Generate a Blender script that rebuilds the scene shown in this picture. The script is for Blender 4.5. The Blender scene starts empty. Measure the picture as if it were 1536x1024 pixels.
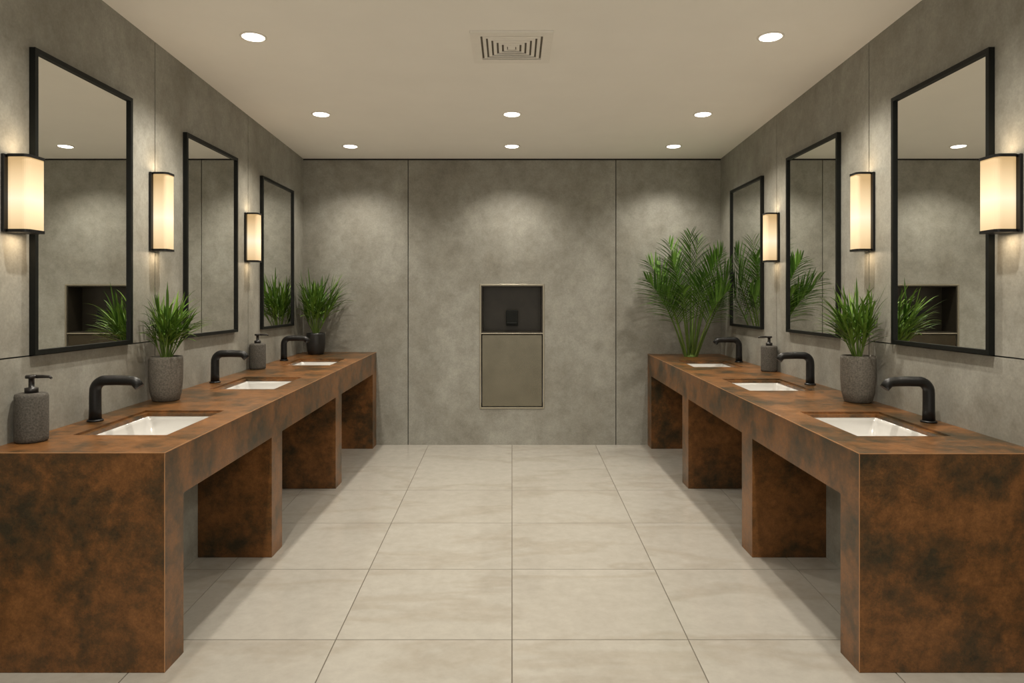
import bpy, bmesh, math, random
from mathutils import Vector, Matrix
random.seed(7)
H=1.45; F=1070.0; XW=1.429*H; YB=7.084; XF=0.929*H; Y0=2.766
sc=bpy.context.scene
def zc(y): return 2.84+0.034*(YB-y)

# ---------------------------------------------------------------- materials
def newmat(name):
    m=bpy.data.materials.new(name); m.use_nodes=True
    nt=m.node_tree; b=nt.nodes['Principled BSDF']; return m,nt,b
def N(nt,t,**k):
    n=nt.nodes.new(t)
    for a,v in k.items(): setattr(n,a,v)
    return n
def noise(nt,co,scale,detail=6,rough=0.6,dist=0.0):
    n=N(nt,'ShaderNodeTexNoise'); n.inputs['Scale'].default_value=scale
    n.inputs['Detail'].default_value=detail; n.inputs['Roughness'].default_value=rough
    n.inputs['Distortion'].default_value=dist
    nt.links.new(co,n.inputs['Vector']); return n.outputs['Fac']
def ramp(nt,fac,stops):
    r=N(nt,'ShaderNodeValToRGB'); e=r.color_ramp.elements
    e[0].position=stops[0][0]; e[0].color=(*stops[0][1],1)
    e[1].position=stops[-1][0]; e[1].color=(*stops[-1][1],1)
    for p,c in stops[1:-1]:
        x=e.new(p); x.color=(*c,1)
    nt.links.new(fac,r.inputs['Fac']); return r.outputs['Color']
def mix(nt,a,b,fac,mode='MIX'):
    m=N(nt,'ShaderNodeMix',data_type='RGBA',blend_type=mode)
    if isinstance(fac,float): m.inputs[0].default_value=fac
    else: nt.links.new(fac,m.inputs[0])
    for s,v in ((6,a),(7,b)):
        if isinstance(v,tuple): m.inputs[s].default_value=(*v,1)
        else: nt.links.new(v,m.inputs[s])
    return m.outputs[2]
def coord(nt,scale=(1,1,1)):
    g=N(nt,'ShaderNodeNewGeometry'); mp=N(nt,'ShaderNodeMapping')
    mp.inputs['Scale'].default_value=scale
    nt.links.new(g.outputs['Position'],mp.inputs['Vector']); return mp.outputs['Vector']
def bump(nt,b,h,st,dist=0.01):
    n=N(nt,'ShaderNodeBump'); n.inputs['Strength'].default_value=st; n.inputs['Distance'].default_value=dist
    nt.links.new(h,n.inputs['Height']); nt.links.new(n.outputs['Normal'],b.inputs['Normal'])
def simple(name,col,rough=0.5,metal=0.0,var=0.12,scale=30,bst=0.0,spec=0.5):
    m,nt,b=newmat(name); co=coord(nt)
    f=noise(nt,co,scale,4)
    c=ramp(nt,f,[(0.3,tuple(x*(1-var) for x in col)),(0.7,tuple(min(1,x*(1+var)) for x in col))])
    nt.links.new(c,b.inputs['Base Color'])
    b.inputs['Roughness'].default_value=rough; b.inputs['Metallic'].default_value=metal
    b.inputs['Specular IOR Level'].default_value=spec
    if bst: bump(nt,b,f,bst,0.003)
    return m
# concrete
def mk_concrete():
    m,nt,b=newmat('concrete_panel'); co=coord(nt); co2=coord(nt,(1,1,0.7))
    a=noise(nt,co2,2.2,9,0.64,0.25); c=noise(nt,co,9,9,0.75,0.1); d=noise(nt,co,90,3,0.6)
    base=ramp(nt,a,[(0.32,(0.226,0.214,0.180)),(0.5,(0.272,0.264,0.229)),(0.66,(0.325,0.319,0.283))])
    l2=ramp(nt,c,[(0.3,(0.37,0.365,0.35)),(0.5,(0.5,0.5,0.5)),(0.72,(0.63,0.63,0.62))])
    o=mix(nt,base,l2,0.75,'OVERLAY')
    l3=ramp(nt,d,[(0.35,(0.42,0.42,0.42)),(0.65,(0.57,0.57,0.57))])
    o=mix(nt,o,l3,0.5,'OVERLAY')
    nt.links.new(o,b.inputs['Base Color']); b.inputs['Roughness'].default_value=0.48
    b.inputs['Specular IOR Level'].default_value=0.35
    bump(nt,b,c,0.10,0.01); return m
M_con=mk_concrete()
M_gap=simple('seam_shadow_gap',(0.012,0.011,0.010),0.9)
def mk_rust():
    m,nt,b=newmat('rust_patina_metal'); co=coord(nt); co2=coord(nt,(1,1,1))
    a=noise(nt,co,3.8,10,0.72,0.1); c=noise(nt,co,24,8,0.8,0.2); d=noise(nt,co,160,4,0.7)
    base=ramp(nt,a,[(0.37,(0.040,0.029,0.013)),(0.46,(0.100,0.049,0.016)),(0.54,(0.175,0.074,0.021)),(0.68,(0.25,0.107,0.033))])
    l2=ramp(nt,c,[(0.3,(0.25,0.25,0.25)),(0.5,(0.5,0.5,0.5)),(0.72,(0.72,0.70,0.67))])
    o=mix(nt,base,l2,0.8,'OVERLAY')
    l3=ramp(nt,d,[(0.35,(0.36,0.36,0.36)),(0.65,(0.64,0.64,0.64))])
    o=mix(nt,o,l3,0.6,'OVERLAY')
    nt.links.new(o,b.inputs['Base Color'])
    b.inputs['Metallic'].default_value=0.1
    r=ramp(nt,c,[(0.3,(0.27,)*3),(0.7,(0.42,)*3)]); nt.links.new(r,b.inputs['Roughness'])
    bump(nt,b,c,0.10,0.003); return m
M_rust=mk_rust()
M_edge=simple('copper_highlight',(0.5,0.26,0.12),0.35,0.4)  # light copper tone standing in for the highlight on counter edges
def mk_tile():
    m,nt,b=newmat('stone_floor_tile')
    g=N(nt,'ShaderNodeNewGeometry')
    off=N(nt,'ShaderNodeVectorMath',operation='SCALE'); off.inputs[0].default_value=(1.7,2.3,0)
    mul=N(nt,'ShaderNodeMath',operation='MULTIPLY'); mul.inputs[1].default_value=9.0
    nt.links.new(g.outputs['Random Per Island'],mul.inputs[0]); nt.links.new(mul.outputs[0],off.inputs['Scale'])
    add=N(nt,'ShaderNodeVectorMath',operation='ADD')
    nt.links.new(g.outputs['Position'],add.inputs[0]); nt.links.new(off.outputs[0],add.inputs[1])
    mp=N(nt,'ShaderNodeMapping'); mp.inputs['Rotation'].default_value=(0,0,-0.7); mp.inputs['Scale'].default_value=(0.8,2.0,1)
    nt.links.new(add.outputs[0],mp.inputs['Vector'])
    v=noise(nt,mp.outputs[0],0.8,6,0.55,0.35)
    base=ramp(nt,v,[(0.3,(0.360,0.338,0.297)),(0.44,(0.374,0.352,0.310)),(0.487,(0.338,0.311,0.266)),(0.54,(0.377,0.356,0.314)),(0.75,(0.392,0.371,0.330))])
    f=noise(nt,add.outputs[0],12,9,0.74,0.2)
    l=ramp(nt,f,[(0.3,(0.43,0.43,0.425)),(0.7,(0.57,0.57,0.57))])
    o=mix(nt,base,l,0.65,'OVERLAY')
    nt.links.new(o,b.inputs['Base Color'])
    r=ramp(nt,f,[(0.3,(0.10,)*3),(0.7,(0.16,)*3)]); nt.links.new(r,b.inputs['Roughness'])
    b.inputs['Specular IOR Level'].default_value=0.65
    bump(nt,b,f,0.015,0.003)
    return m
M_tile=mk_tile()
M_grout=simple('grout',(0.14,0.12,0.095),0.9)
M_ceil=simple('ceiling_paint',(0.91,0.885,0.83),0.8,0,0.015,3)
M_black=simple('matte_black_metal',(0.008,0.008,0.008),0.38,0.0,0.2,30,0,0.35)
M_frame=simple('black_frame',(0.006,0.007,0.006),0.5,0.0,0.2,30,0,0.2)
M_porc=simple('white_porcelain',(0.60,0.59,0.565),0.15,0,0.01)
M_drain=simple('drain_dark',(0.03,0.03,0.03),0.3,0.8)
M_white=simple('white_enamel',(0.86,0.83,0.77),0.5,0,0.02)
M_stone=simple('charcoal_stoneware',(0.085,0.078,0.067),0.8,0,0.45,140,0.5,0.3)
M_pot=simple('grey_stoneware_pot',(0.145,0.133,0.113),0.8,0,0.4,120,0.6,0.3)
M_soil=simple('potting_soil',(0.03,0.02,0.012),0.95,0,0.5,80,0.5)
M_nsteel=simple('brushed_champagne_steel',(0.165,0.150,0.110),0.24,0.9,0.10,6)
M_ntrim=simple('champagne_trim',(0.34,0.31,0.24),0.35,0.7,0.06,12)
M_ndark=simple('niche_dark_lining',(0.040,0.034,0.024),0.35,0.2,0.15,10)
M_pump=simple('black_pump_plastic',(0.012,0.010,0.009),0.35,0)
m,nt,b=newmat('mirror_glass'); b.inputs['Metallic'].default_value=1; b.inputs['Roughness'].default_value=0.01
cc=ramp(nt,noise(nt,coord(nt),2,2),[(0.2,(0.87,0.88,0.85)),(0.8,(0.89,0.90,0.87))]); nt.links.new(cc,b.inputs['Base Color']); M_mirror=m
def mk_leaf(name,c0,c1):
    m,nt,b=newmat(name); g=N(nt,'ShaderNodeNewGeometry')
    c=ramp(nt,g.outputs['Random Per Island'],[(0.0,c0),(1.0,c1)])
    f=noise(nt,coord(nt),25,3); l=ramp(nt,f,[(0.3,(0.42,)*3),(0.7,(0.58,)*3)])
    o=mix(nt,c,l,0.6,'OVERLAY'); nt.links.new(o,b.inputs['Base Color']); b.inputs['Roughness'].default_value=0.5
    b.inputs['Specular IOR Level'].default_value=0.22
    return m
M_leaf=mk_leaf('leaf_green',(0.035,0.090,0.010),(0.14,0.25,0.035))
M_palm=mk_leaf('palm_green',(0.035,0.095,0.012),(0.13,0.26,0.04))
M_stem=mk_leaf('stem_green',(0.10,0.17,0.035),(0.16,0.24,0.055))
def mk_emit(name,col,st):
    m,nt,b=newmat(name); b.inputs['Base Color'].default_value=(0.8,0.8,0.8,1)
    b.inputs['Emission Color'].default_value=(*col,1); b.inputs['Emission Strength'].default_value=st; return m
M_lamp=mk_emit('downlight_lens',(1,0.95,0.85),6)
m,nt,b=newmat('lit_fabric_shade'); tc=N(nt,'ShaderNodeTexCoord'); sx_=N(nt,'ShaderNodeSeparateXYZ')
nt.links.new(tc.outputs['Generated'],sx_.inputs[0])
s1=N(nt,'ShaderNodeMath',operation='SUBTRACT'); s1.inputs[1].default_value=0.42; nt.links.new(sx_.outputs['Z'],s1.inputs[0])
s2=N(nt,'ShaderNodeMath',operation='ABSOLUTE'); nt.links.new(s1.outputs[0],s2.inputs[0])
c=ramp(nt,s2.outputs[0],[(0.0,(1.0,0.85,0.60)),(0.18,(0.90,0.68,0.40)),(0.5,(0.50,0.32,0.14))])
nt.links.new(c,b.inputs['Emission Color']); b.inputs['Emission Strength'].default_value=0.98
b.inputs['Base Color'].default_value=(0.36,0.29,0.20,1); M_shade=m

# ---------------------------------------------------------------- mesh builder
class B:
    def __init__(s): s.v=[]; s.f=[]; s.m=[]; s.sm=[]; s.mats=[]
    def mi(s,mat):
        if mat not in s.mats: s.mats.append(mat)
        return s.mats.index(mat)
    def add(s,vs,fs,mat,smooth=False):
        o=len(s.v); s.v+= [tuple(p) for p in vs]; k=s.mi(mat)
        for f in fs: s.f.append(tuple(i+o for i in f)); s.m.append(k); s.sm.append(smooth)
    def box(s,x0,x1,y0,y1,z0,z1,mat):
        if x0>x1: x0,x1=x1,x0
        g=lambda z,y: z(y) if callable(z) else z
        vs=[(x0,y0,g(z0,y0)),(x1,y0,g(z0,y0)),(x1,y1,g(z0,y1)),(x0,y1,g(z0,y1)),
            (x0,y0,g(z1,y0)),(x1,y0,g(z1,y0)),(x1,y1,g(z1,y1)),(x0,y1,g(z1,y1))]
        s.add(vs,[(0,3,2,1),(4,5,6,7),(0,1,5,4),(1,2,6,5),(2,3,7,6),(3,0,4,7)],mat)
    def loops(s,ls,mat,smooth=True,cap0=True,cap1=True):
        n=len(ls[0]); vs=[p for l in ls for p in l]; fs=[]
        for i in range(len(ls)-1):
            for j in range(n):
                a=i*n+j; b_=i*n+(j+1)%n; fs.append((a,b_,b_+n,a+n))
        s.add(vs,fs,mat,smooth)
        if cap0: s.add(ls[0],[tuple(range(n-1,-1,-1))],mat)
        if cap1: s.add(ls[-1],[tuple(range(n))],mat)
    def lathe(s,prof,mat,c=(0,0,0),n=32,cap0=True,cap1=True):
        s.loops([[(c[0]+r*math.cos(2*math.pi*k/n),c[1]+r*math.sin(2*math.pi*k/n),c[2]+z) for k in range(n)] for r,z in prof],mat,True,cap0,cap1)
    def sweep(s,pts,rad,mat,n=14,cap=True):
        pts=[Vector(p) for p in pts]; ls=[]; up=None
        for i,p in enumerate(pts):
            t=(pts[min(i+1,len(pts)-1)]-pts[max(i-1,0)]).normalized()
            if up is None:
                up=Vector((0,1,0)) if abs(t.y)<0.8 else Vector((1,0,0))
            sd=t.cross(up).normalized(); up=sd.cross(t).normalized()
            r=rad[i] if isinstance(rad,(list,tuple)) else rad
            ls.append([p+sd*r*math.cos(2*math.pi*k/n)+up*r*math.sin(2*math.pi*k/n) for k in range(n)])
        s.loops(ls,mat,True,cap,cap)
    def obj(s,name,loc=(0,0,0),bevel=0,parent=None,fixn=True,clean=True):
        me=bpy.data.meshes.new(name); me.from_pydata(s.v,[],s.f)
        for mt in s.mats: me.materials.append(mt)
        for p,k,sm in zip(me.polygons,s.m,s.sm): p.material_index=k; p.use_smooth=sm
        if fixn:
            bm=bmesh.new(); bm.from_mesh(me)
            if clean: bmesh.ops.remove_doubles(bm,verts=bm.verts,dist=1e-6)
            bmesh.ops.recalc_face_normals(bm,faces=bm.faces); bm.to_mesh(me); bm.free()
        me.update(); o=bpy.data.objects.new(name,me); sc.collection.objects.link(o); o.location=loc
        if bevel:
            md=o.modifiers.new('bev','BEVEL'); md.width=bevel; md.segments=2; md.limit_method='ANGLE'; md.angle_limit=math.radians(50)
        if parent: o.parent=parent
        return o
def rr(cx,cy,hx,hy,r,z,n=6):
    out=[]
    for qx,qy,a0 in ((1,1,0),(-1,1,90),(-1,-1,180),(1,-1,270)):
        for k in range(n+1):
            a=math.radians(a0+90*k/n); out.append((cx+qx*(hx-r)+r*math.cos(a),cy+qy*(hy-r)+r*math.sin(a),z))
    return out
def empty(name,loc):
    e=bpy.data.objects.new(name,None); sc.collection.objects.link(e); e.location=loc; e.empty_display_size=0.1; return e

# ---------------------------------------------------------------- room shell
YR=-1.6; G=0.004; T=0.02
for nm,sx in (('wall_left',-1),('wall_right',1)):
    b=B(); xw=sx*XW
    b.box(xw+sx*0.021,xw+sx*0.14,YR,YB+0.45,-0.05,3.3,M_gap)
    seams=[YR,0.8,2.2,4.14,5.6,YB+0.02] if sx<0 else [YR,0.8,2.2,4.14,5.585,YB+0.02]
    for i in range(5):
        y0,y1=seams[i]+G,seams[i+1]-G
        if i in(0,1,2):
            b.box(xw,xw+sx*T,y0,y1,-0.01,1.205-0.003,M_con); b.box(xw,xw+sx*T,y0,y1,1.205+0.003,zc(y0)+0.02,M_con)
        else: b.box(xw,xw+sx*T,y0,y1,-0.01,zc(y0)+0.02,M_con)
    b.obj(nm,clean=False)
b=B(); nx=0.324; nz0,nz1=0.358,1.596; sb=1.032
for x0,x1 in ((-XW-0.02,-sb-G),(sb+G,XW+0.02)): b.box(x0,x1,YB,YB+T,-0.01,2.832,M_con)
b.box(-sb+G,-nx,YB,YB+T,-0.01,2.832,M_con); b.box(nx,sb-G,YB,YB+T,-0.01,2.832,M_con)
b.box(-nx,nx,YB,YB+T,-0.01,nz0,M_con); b.box(-nx,nx,YB,YB+T,nz1,2.832,M_con)
for x0,x1,z0,z1 in ((-XW-0.1,-nx,-0.05,3.3),(nx,XW+0.1,-0.05,3.3),(-nx,nx,-0.05,nz0),(-nx,nx,nz1,3.3)):
    b.box(x0,x1,YB+T+0.001,YB+0.42,z0,z1,M_gap)
b.obj('wall_back',clean=False)
# ceiling
b=B(); b.box(-XW-0.02,XW+0.02,YR,YB+0.02,zc,lambda y:zc(y)+0.12,M_ceil); b.obj('ceiling')
# floor: real tiles on a grout bed
b=B(); b.box(-XW-0.02,XW+0.02,YR,YB+0.02,-0.08,-0.003,M_grout)
rows=[YR]+[5.406-0.79*k for k in range(8,-1,-1)]+[YB+0.01]
wf=lambda y: 0.743+(y-2.69)*0.0193
for i in range(len(rows)-1):
    y0,y1=rows[i]+0.0025,rows[i+1]-0.0025
    for k in range(-4,4):
        xs=[]
        for y in (y0,y1):
            xs.append((max(-XW,min(XW,k*wf(y)+0.0025)),max(-XW,min(XW,(k+1)*wf(y)-0.0025))))
        (a0,a1),(c0,c1)=xs
        if a1-a0<0.01 and c1-c0<0.01: continue
        vs=[(a0,y0,-0.003),(a1,y0,-0.003),(c1,y1,-0.003),(c0,y1,-0.003),(a0,y0,0),(a1,y0,0),(c1,y1,0),(c0,y1,0)]
        b.add(vs,[(0,3,2,1),(4,5,6,7),(0,1,5,4),(1,2,6,5),(2,3,7,6),(3,0,4,7)],M_tile)
b.obj('floor',fixn=False)

# ---------------------------------------------------------------- vanities
SINKS=[(3.10,3.72),(4.50,5.10),(5.88,6.42)]; SX0,SX1=1.035*H,1.318*H
LEGS=[(Y0,2.925),(4.0,4.18),(5.45,5.64),(6.9,YB)]
def vanity(sx,zn,zf):
    L=YB-Y0
    zt=lambda y: zn+(zf-zn)*(y-Y0)/L
    off=lambda d:(lambda y: zt(y)-d)
    b=B(); xo=XF; xi=XW-0.002
    # slab in two steps (recessed ledge round each sink)
    for (d0,d1,gr) in ((0.0,0.010,0.0),(0.010,0.026,0.024)):
        ys=[Y0]
        for a,c in SINKS: ys+=[a+gr,c-gr]
        ys.append(YB-0.002)
        for i in range(len(ys)-1):
            if i%2==0: b.box(sx*xo,sx*xi,ys[i],ys[i+1],off(d1),off(d0),M_rust)
            else:
                b.box(sx*xo,sx*(SX0+gr),ys[i],ys[i+1],off(d1),off(d0),M_rust)
                b.box(sx*(SX1-gr),sx*xi,ys[i],ys[i+1],off(d1),off(d0),M_rust)
    ap=0.2; sd_=0.026
    b.box(sx*xo,sx*(xo+0.03),LEGS[0][1],YB-0.002,off(ap),off(sd_),M_rust)       # apron
    b.box(sx*(xo+0.03),sx*xi,LEGS[0][1],YB-0.002,off(ap),off(ap-0.02),M_rust)    # underside
    xb=1.215*H
    for i,(a,c) in enumerate(LEGS):
        c=min(c,YB-0.002)
        if i==0: b.box(sx*xo,sx*xi,a,c,0.001,off(sd_),M_rust)
        else: b.box(sx*xo,sx*xb,a,c,0.001,off(ap),M_rust)
    b.box(sx*xb,sx*(xb+0.02),LEGS[0][1],YB-0.002,0.001,off(ap),M_con)
    # thin bright strips painting the highlight along the counter edges
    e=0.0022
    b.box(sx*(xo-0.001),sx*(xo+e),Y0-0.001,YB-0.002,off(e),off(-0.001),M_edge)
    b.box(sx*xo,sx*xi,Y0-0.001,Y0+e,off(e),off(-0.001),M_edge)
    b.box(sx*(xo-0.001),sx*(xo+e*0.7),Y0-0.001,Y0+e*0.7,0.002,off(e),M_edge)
    b.obj('vanity_counter',clean=False)
    # sinks
    for a,c in SINKS:
        cy=(a+c)/2; cx=sx*(SX0+SX1)/2; hx=(SX1-SX0)/2-0.024; hy=(c-a)/2-0.024
        s=B(); z=0
        sl=(zf-zn)/L
        def L_(h1,h2,r,zz): return [(p[0],p[1],p[2]+sl*p[1]) for p in rr(0,0,h1,h2,r,zz)]
        s.loops([L_(hx+0.02,hy+0.02,0.03,-0.001),L_(hx+0.001,hy+0.001,0.02,-0.001),L_(hx-0.004,hy-0.004,0.025,-0.02),L_(hx-0.015,hy-0.02,0.04,-0.085),L_(hx-0.05,hy-0.06,0.05,-0.112),L_(0.03,0.03,0.028,-0.12)],M_porc,True,False,True)
        s.loops([L_(hx+0.02,hy+0.02,0.03,-0.001),L_(hx+0.02,hy+0.02,0.03,-0.012),L_(hx,hy,0.04,-0.1),L_(hx-0.05,hy-0.05,0.05,-0.13)],M_porc,True,False,True)
        s.lathe([(0.024,-0.119),(0.024,-0.115),(0.017,-0.114)],M_drain)
        s.obj('sink',loc=(cx,cy,zt(cy)-0.026),clean=True)
    return zt
ZL=vanity(-1,0.853,0.922); ZR=vanity(1,0.850,0.903)

# ---------------------------------------------------------------- faucets
def faucet(sx,y,z,sc_=1.0):
    b=B(); d=-sx
    b.lathe([(0.036,0),(0.036,0.006),(0.031,0.010)],M_black)
    P=[(0,0,0.008),(0,0,0.06),(0,0,0.135)]; R=[0.0285,0.027,0.0265]
    r=0.05
    for k in range(1,9):
        a=math.radians(90*k/8); P.append((d*(r-r*math.cos(a)),0,0.145+r*math.sin(a))); R.append(0.0265-0.0003*k)
    P+=[(d*0.10,0,0.196),(d*0.165,0,0.194)]; R+=[0.024,0.0235]
    r2=0.03
    for k in range(1,6):
        a=math.radians(55*k/5); P.append((d*(0.175+r2*math.sin(a)),0,0.193-r2*(1-math.cos(a)))); R.append(0.0235)
    P.append((d*0.213,0,0.163)); R.append(0.022)
    P=[(p[0]*sc_,p[1]*sc_,p[2]*sc_) for p in P]; R=[q*sc_ for q in R]
    b.sweep(P,R,M_black,18)
    b.obj('faucet',loc=(sx*1.378*H,y,z+0.0005))
for y in (3.42,4.80,6.25):
    faucet(-1,y,ZL(y)); 
for y in (3.42,4.78,6.28):
    faucet(1,y,ZR(y))

# ---------------------------------------------------------------- mirrors
def mirror(sx,y0,y1,z0,z1):
    b=B(); t=0.021; p=0.027; yc=(y0+y1)/2; zc_=(z0+z1)/2; hy=(y1-y0)/2; hz=(z1-z0)/2; d=-sx
    e=0.001
    b.box(d*e,d*p,-hy,-hy+t,-hz,hz,M_frame); b.box(d*e,d*p,hy-t,hy,-hz,hz,M_frame)
    b.box(d*e,d*p,-hy+t,hy-t,-hz,-hz+t,M_frame); b.box(d*e,d*p,-hy+t,hy-t,hz-t,hz,M_frame)
    b.box(d*e,d*0.014,-hy+t,hy-t,-hz+t,hz-t,M_mirror)
    b.obj('wall_mirror',loc=(sx*XW,yc,zc_),clean=False)
for sx in (-1,1):
    mirror(sx,3.06,3.85,1.208,2.53)
    mirror(sx,4.49,5.33,1.203,2.499)
    mirror(sx,5.86,6.70,1.198,2.462)

# ---------------------------------------------------------------- sconces
def arealight(name,parent,loc,rot,size,power,col):
    l=bpy.data.lights.new(name,'AREA'); l.shape='DISK'; l.size=size; l.energy=power; l.color=col
    o=bpy.data.objects.new(name,l); sc.collection.objects.link(o); o.parent=parent; o.location=loc; o.rotation_euler=rot; return o
def sconce(sx,y,z0,z1,w=0.115,p=0.105):
    d=-sx; h=z1-z0; e=empty('wall_sconce',(sx*XW,y,z0))
    b=B(); b.box(d*0.001,d*0.014,-w/2-0.008,w/2+0.008,0,h,M_black); 
    b.obj('backplate',parent=e,bevel=0.002)
    prof=lambda g,z:[(q[0],q[1],z) for q in rr(d*(0.014+(p-0.014)/2),0,(p-0.014)/2+g,w/2+g,0.022,0,5)]
    s=B(); s.loops([prof(0,0.012),prof(0,h-0.012)],M_shade,False); s.obj('shade',parent=e)
    for nm,za,zb in (('cap_bottom',0,0.012),('cap_top',h-0.012,h)):
        s=B(); s.loops([prof(0.003,za),prof(0.003,zb)],M_black,False); s.obj(nm,parent=e)
    arealight('downglow',e,(d*0.065,0,-0.004),(0,0,0),0.07,0.42,(1,0.76,0.50))
    arealight('upglow',e,(d*0.065,0,h+0.004),(math.pi,0,0),0.07,0.36,(1,0.76,0.50))
for sx in (-1,1):
    sconce(sx,2.955,1.722,2.040)
    sconce(sx,4.125,1.724,2.175,0.10,0.10)
    sconce(sx,5.575,1.737,2.118,0.10,0.10)

# ---------------------------------------------------------------- soap dispensers
def soap(sx,y,z):
    b=B(); d=-sx
    b.lathe([(0.056,0),(0.061,0.006),(0.062,0.02),(0.062,0.185),(0.059,0.197),(0.05,0.201)],M_stone,n=40)
    b.lathe([(0.025,0.201),(0.025,0.222),(0.011,0.224),(0.011,0.26),(0.023,0.262),(0.023,0.272),(0.02,0.275)],M_pump,n=24)
    b.sweep([(0,0,0.268),(d*0.05,0,0.269),(d*0.075,0,0.268),(d*0.085,0,0.261)],[0.008,0.007,0.006,0.005],M_pump,10)
    b.obj('soap_dispenser',loc=(sx*(XW-0.068),y,z+0.0005))
soap(-1,2.975,ZL(2.975)+0.0005); soap(-1,5.62,ZL(5.62)); soap(1,5.56,ZR(5.56))

# ---------------------------------------------------------------- plants
def blade(b,p,d,L,w,droop,mat,lim,segs=7,origin=(0,0,0)):
    p=Vector(p); d=Vector(d).normalized(); vs=[]; fs=[]
    for i in range(segs+1):
        t=i/segs; ww=w*(0.55+1.2*t)*(1-t)**0.75 if t>0.0 else w*0.5
        ww=max(ww,0.0006)
        sd=d.cross(Vector((0,0,1)))
        if sd.length<0.05: sd=Vector((1,0,0))
        sd.normalize(); nn=sd.cross(d).normalized()
        for q in (p-sd*ww/2,p-nn*ww*0.22,p+sd*ww/2): vs.append(lim(q))
        d=(d+Vector((0,0,-droop/segs*(0.5+t*1.5)))).normalized(); p=p+d*L/segs
    for i in range(segs):
        a=i*3; fs+=[(a,a+1,a+4,a+3),(a+1,a+2,a+5,a+4)]
    b.add(vs,fs,mat,True)
def mklim(loc,sx):
    def lim(q):
        x=q[0]+loc[0]; y=q[1]+loc[1]
        mx=XW-0.04
        if sx*x>mx-0.08:
            k=sx*x-(mx-0.08); x=sx*(mx-0.08+0.08*(1-math.exp(-k/0.08)))
        my=YB-0.01
        if y>my-0.08:
            k=y-(my-0.08); y=my-0.08+0.08*(1-math.exp(-k/0.08))
        return (x-loc[0],y-loc[1],q[2])
    return lim
def potted(sx,x,y,z,pr,ph,fh,fr,potmat,seed,name='potted_plant'):
    rnd=random.Random(seed); loc=(x,y,z+0.0005); lim=mklim(loc,sx); b=B()
    b.lathe([(pr*0.70,0),(pr*0.80,ph*0.02),(pr*0.93,ph*0.2),(pr,ph*0.5),(pr,ph*0.93),(pr*0.97,ph),(pr*0.88,ph),(pr*0.87,ph*0.9)],potmat,n=40,cap1=False)
    b.lathe([(pr*0.88,ph*0.88),(pr*0.4,ph*0.93)],M_soil,n=24,cap0=False)
    ns=17
    for i in range(ns):
        az=2*math.pi*(i+rnd.random()*0.6)/ns; tilt=math.radians(rnd.uniform(3,30)); 
        p=Vector((math.cos(az)*pr*0.2,math.sin(az)*pr*0.2,ph*0.9)); d=Vector((math.cos(az)*math.sin(tilt),math.sin(az)*math.sin(tilt),math.cos(tilt)))
        L=fh*rnd.uniform(0.35,0.58); pts=[]
        for k in range(6):
            pts.append(lim(p+d*L*k/5+Vector((math.cos(az),math.sin(az),0))*0.02*(k/5)**2))
        b.sweep(pts,[0.0045*(1-0.1*k) for k in range(6)],M_stem,6)
        for k in range(14):
            t=0.48+0.52*k/13; q=p+d*L*t
            a2=az+rnd.uniform(-1.1,1.1)+(math.pi if rnd.random()<0.06 else 0)
            tl=math.radians(rnd.uniform(20,62) if t<0.88 else rnd.uniform(2,46))
            dd=Vector((math.cos(a2)*math.sin(tl),math.sin(a2)*math.sin(tl),math.cos(tl)))
            ll=min(fr*rnd.uniform(0.85,1.2),(fh*1.06-(q.z-ph*0.9))/max(0.3,math.cos(tl)))
            blade(b,q,dd,max(0.05,ll),0.0165*(fh/0.45)**0.4,rnd.uniform(0.25,0.9),M_leaf,lim)
    b.obj(name,loc=loc,fixn=False)
potted(-1,-1.355*H,4.05,ZL(4.06),0.090,0.25,0.440,0.190,M_pot,3)
potted(1,1.355*H,4.05,ZR(4.06),0.093,0.262,0.470,0.198,M_pot,5)
M_potb=simple('black_glazed_pot',(0.018,0.018,0.017),0.4,0)
potted(-1,-1.297*H,6.84,ZL(6.84),0.088,0.205,0.72,0.25,M_potb,11)
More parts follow.
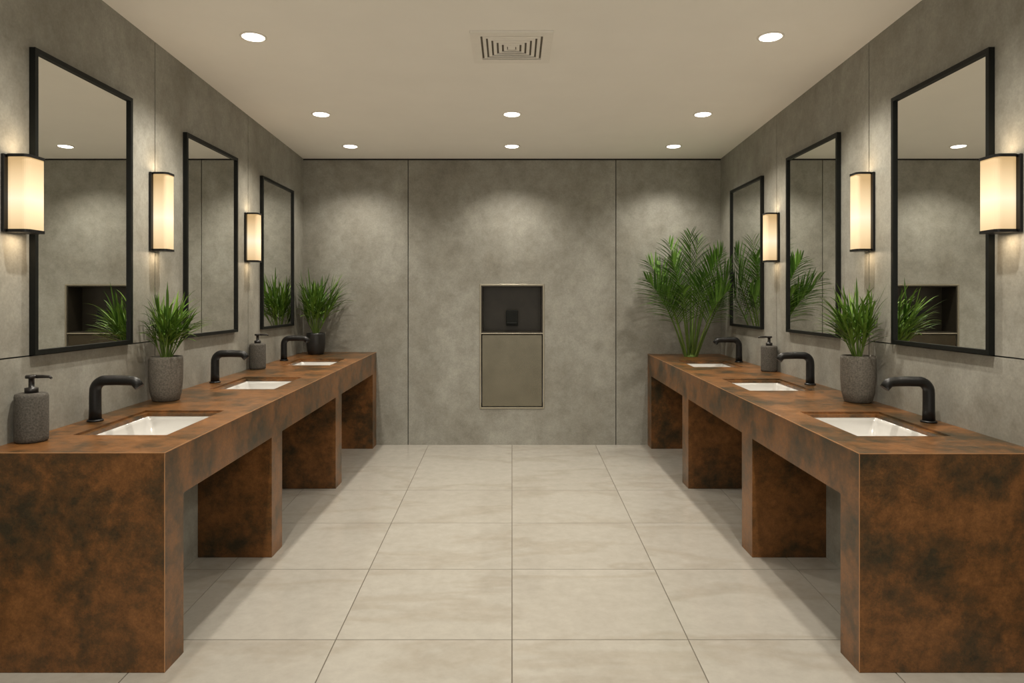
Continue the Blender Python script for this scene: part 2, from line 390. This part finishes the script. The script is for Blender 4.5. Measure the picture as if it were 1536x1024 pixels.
def palm(sx,x,y,z,seed):
    rnd=random.Random(seed); loc=(x,y,z+0.001); lim=mklim(loc,sx); b=B()
    b.lathe([(0.05,0),(0.045,0.012),(0.02,0.03)],M_stem,n=16)
    fr=[(-34,10,0.86),(-24,-6,0.98),(-15,14,0.98),(-9,-8,1.12),(-2,6,1.16),(5,-4,1.12),(11,14,1.0),(18,2,1.06),(27,12,0.98),(34,4,0.84),(-28,20,0.74),(2,24,0.84),(22,26,0.76),(-14,26,0.76)]
    for i,(lt,ft,L) in enumerate(fr):
        a=math.radians(lt*0.58); c=math.radians(ft*0.8); d=Vector((math.sin(a),-math.sin(c),math.cos(a))).normalized()
        p=Vector((lt/34*0.055,-ft/34*0.03,0.0)); n=18; pts=[]; ds=[]
        q=p.copy(); side=Vector((math.sin(math.radians(lt)) or 0.01,-math.sin(math.radians(ft)),0))
        for k in range(n+1):
            pts.append(q.copy()); ds.append(d.copy()); t=k/n
            d=(d+side*0.08*t+Vector((0,0,-0.05*t*t))).normalized(); q=q+d*L/n
        b.sweep([lim(u) for u in pts],[0.0105*(1-0.85*k/n) for k in range(n+1)],M_stem,6)
        m_=20
        for k in range(m_):
            t=0.46+0.53*k/(m_-1); fi=t*n; i0=min(int(fi),n-1); u=fi-i0
            q=pts[i0].lerp(pts[i0+1],u); dd=ds[i0]
            roll=math.radians(rnd.uniform(-12,12)+ (i*37%40-20))
            sd=dd.cross(Vector((math.sin(roll),-math.cos(roll),0.15))).normalized()
            for sg in (-1,1):
                an=math.radians(46-24*(k/(m_-1))+rnd.uniform(-4,4))
                v=(dd*math.cos(an)+sd*sg*math.sin(an)+Vector((0,-0.12,0))).normalized()
                ll=0.26*math.sin(math.pi*(0.22+0.72*(k/(m_-1))))**0.8*rnd.uniform(0.9,1.08)+0.03
                blade(b,q,v,ll,0.023,rnd.uniform(0.35,0.8),M_palm,lim,6)
    b.obj('palm_plant',loc=loc,fixn=False)
palm(1,1.175*H,6.80,ZR(6.80),4)

# ---------------------------------------------------------------- recessed towel dispenser / waste unit
e=empty('recessed_towel_dispenser',(0,YB,nz0))
b=B(); W=nx-0.002; Hh=nz1-nz0; t=0.016
b.box(-W,-W+t,-0.006,0.02,0.002,Hh-0.002,M_ntrim); b.box(W-t,W,-0.006,0.02,0.002,Hh-0.002,M_ntrim)
b.box(-W+t,W-t,-0.006,0.02,0.002,t,M_ntrim); b.box(-W+t,W-t,-0.006,0.02,Hh-t,Hh-0.002,M_ntrim)
b.obj('frame',parent=e,bevel=0.0015)
zs=1.112-nz0; b=B()
b.box(-W+t,-W+t+0.01,0.0,0.25,zs,Hh-t,M_ndark); b.box(W-t-0.01,W-t,0.0,0.25,zs,Hh-t,M_ndark)
b.box(-W+t+0.01,W-t-0.01,0.24,0.25,zs,Hh-t,M_ndark); b.box(-W+t+0.01,W-t-0.01,0.0,0.24,Hh-t-0.01,Hh-t,M_ndark)
b.box(-W+t+0.01,W-t-0.01,0.0,0.24,zs,zs+0.008,M_ndark); b.obj('recess_lining',parent=e,clean=False)
b=B(); b.box(-W+t,W-t,-0.004,0.02,zs-0.012,zs-0.001,M_ntrim); b.obj('shelf_lip',parent=e,bevel=0.002)
b=B(); b.box(-W+t+0.008,W-t-0.008,0.008,0.03,t+0.008,zs-0.020,M_nsteel); b.obj('waste_door',parent=e,bevel=0.003)
b=B(); b.box(-W+t,W-t,0.031,0.04,t,zs-0.013,M_gap); b.obj('door_reveal',parent=e)
b=B(); b.box(-0.060,0.060,0.09,0.239,0.82,0.975,M_frame); b.box(-0.05,0.05,0.082,0.09,0.835,0.855,M_frame); b.obj('dispenser_unit',parent=e,bevel=0.012)

# ---------------------------------------------------------------- ceiling: downlights and vent
tilt=-math.atan(0.034)
def downlight(x,y,power,size=124,blend=0.9):
    e=empty('recessed_downlight',(x,y,zc(y))); e.rotation_euler=(tilt,0,0)
    b=B(); b.lathe([(0.074,-0.0005),(0.074,-0.004),(0.064,-0.006),(0.062,-0.003)],M_white,n=40,cap0=True,cap1=False); b.obj('trim_ring',parent=e)
    b=B(); b.lathe([(0.061,-0.0045),(0.055,-0.0065)],M_lamp,n=40); b.obj('lens',parent=e)
    l=bpy.data.lights.new('downlight_lamp','SPOT'); l.energy=power; l.color=(1,0.925,0.805); l.spot_size=math.radians(size); l.spot_blend=blend; l.shadow_soft_size=0.04
    o=bpy.data.objects.new('lamp',l); sc.collection.objects.link(o); o.parent=e; o.location=(0,0,-0.05)
for x in (-1.49,0,1.49): downlight(x,6.576,72,130,1.0)
for x in (-1.49,0,1.49): downlight(x,5.568,86)
for x in (-1.473,1.473): downlight(x,4.063,118)
for x in (-1.2,1.2): downlight(x,2.72,122,140,1.0)  # unseen row, added overhead to light the counter tops
for x in (-1.2,1.2): downlight(x,1.2,88,140,1.0)  # unseen row near the camera, added for overall light
b=B(); hw=0.234
def ring(o,i,z0,z1,zi,mat):
    L=[[(s*o,t*o,z0) for s,t in ((-1,-1),(1,-1),(1,1),(-1,1))],[(s*o,t*o,z1) for s,t in ((-1,-1),(1,-1),(1,1),(-1,1))],[(s*i,t*i,zi) for s,t in ((-1,-1),(1,-1),(1,1),(-1,1))],[(s*i,t*i,z0) for s,t in ((-1,-1),(1,-1),(1,1),(-1,1))]]
    b.loops(L,mat,False,False,False)
ring(hw,0.178,-0.0005,-0.014,-0.012,M_white)
b.box(-0.178,0.178,-0.178,0.178,-0.0015,-0.0005,simple('vent_dark',(0.16,0.14,0.11),0.8))
r=0.166
while r>0.03:
    ring(r,r-0.019,-0.006,-0.009,-0.012,M_white); r-=0.030
b.box(-0.022,0.022,-0.022,0.022,-0.010,-0.001,M_white)
o=b.obj('air_vent',loc=(-0.002,4.21,zc(4.21)),fixn=False); o.rotation_euler=(tilt,0,0)
# dark strip painting the shadow line where wall meets ceiling
b=B(); b.box(-XW,XW,YB-0.006,YB-0.0005,2.826,2.839,M_gap); b.obj('shadow_line_1')

# ---------------------------------------------------------------- world, camera, colour
w=bpy.data.worlds.new('World'); sc.world=w; w.use_nodes=True
w.node_tree.nodes['Background'].inputs[0].default_value=(1,0.92,0.80,1); w.node_tree.nodes['Background'].inputs[1].default_value=1.1
cam=bpy.data.cameras.new('Camera'); co=bpy.data.objects.new('Camera',cam); sc.collection.objects.link(co)
co.location=(0,0,H); co.rotation_euler=(math.radians(90),0,0)
cam.sensor_width=36; cam.sensor_fit='HORIZONTAL'; cam.lens=F/1536*36; cam.shift_y=-(512-448)/1536; cam.clip_start=0.05
sc.camera=co
sc.view_settings.view_transform='Standard'
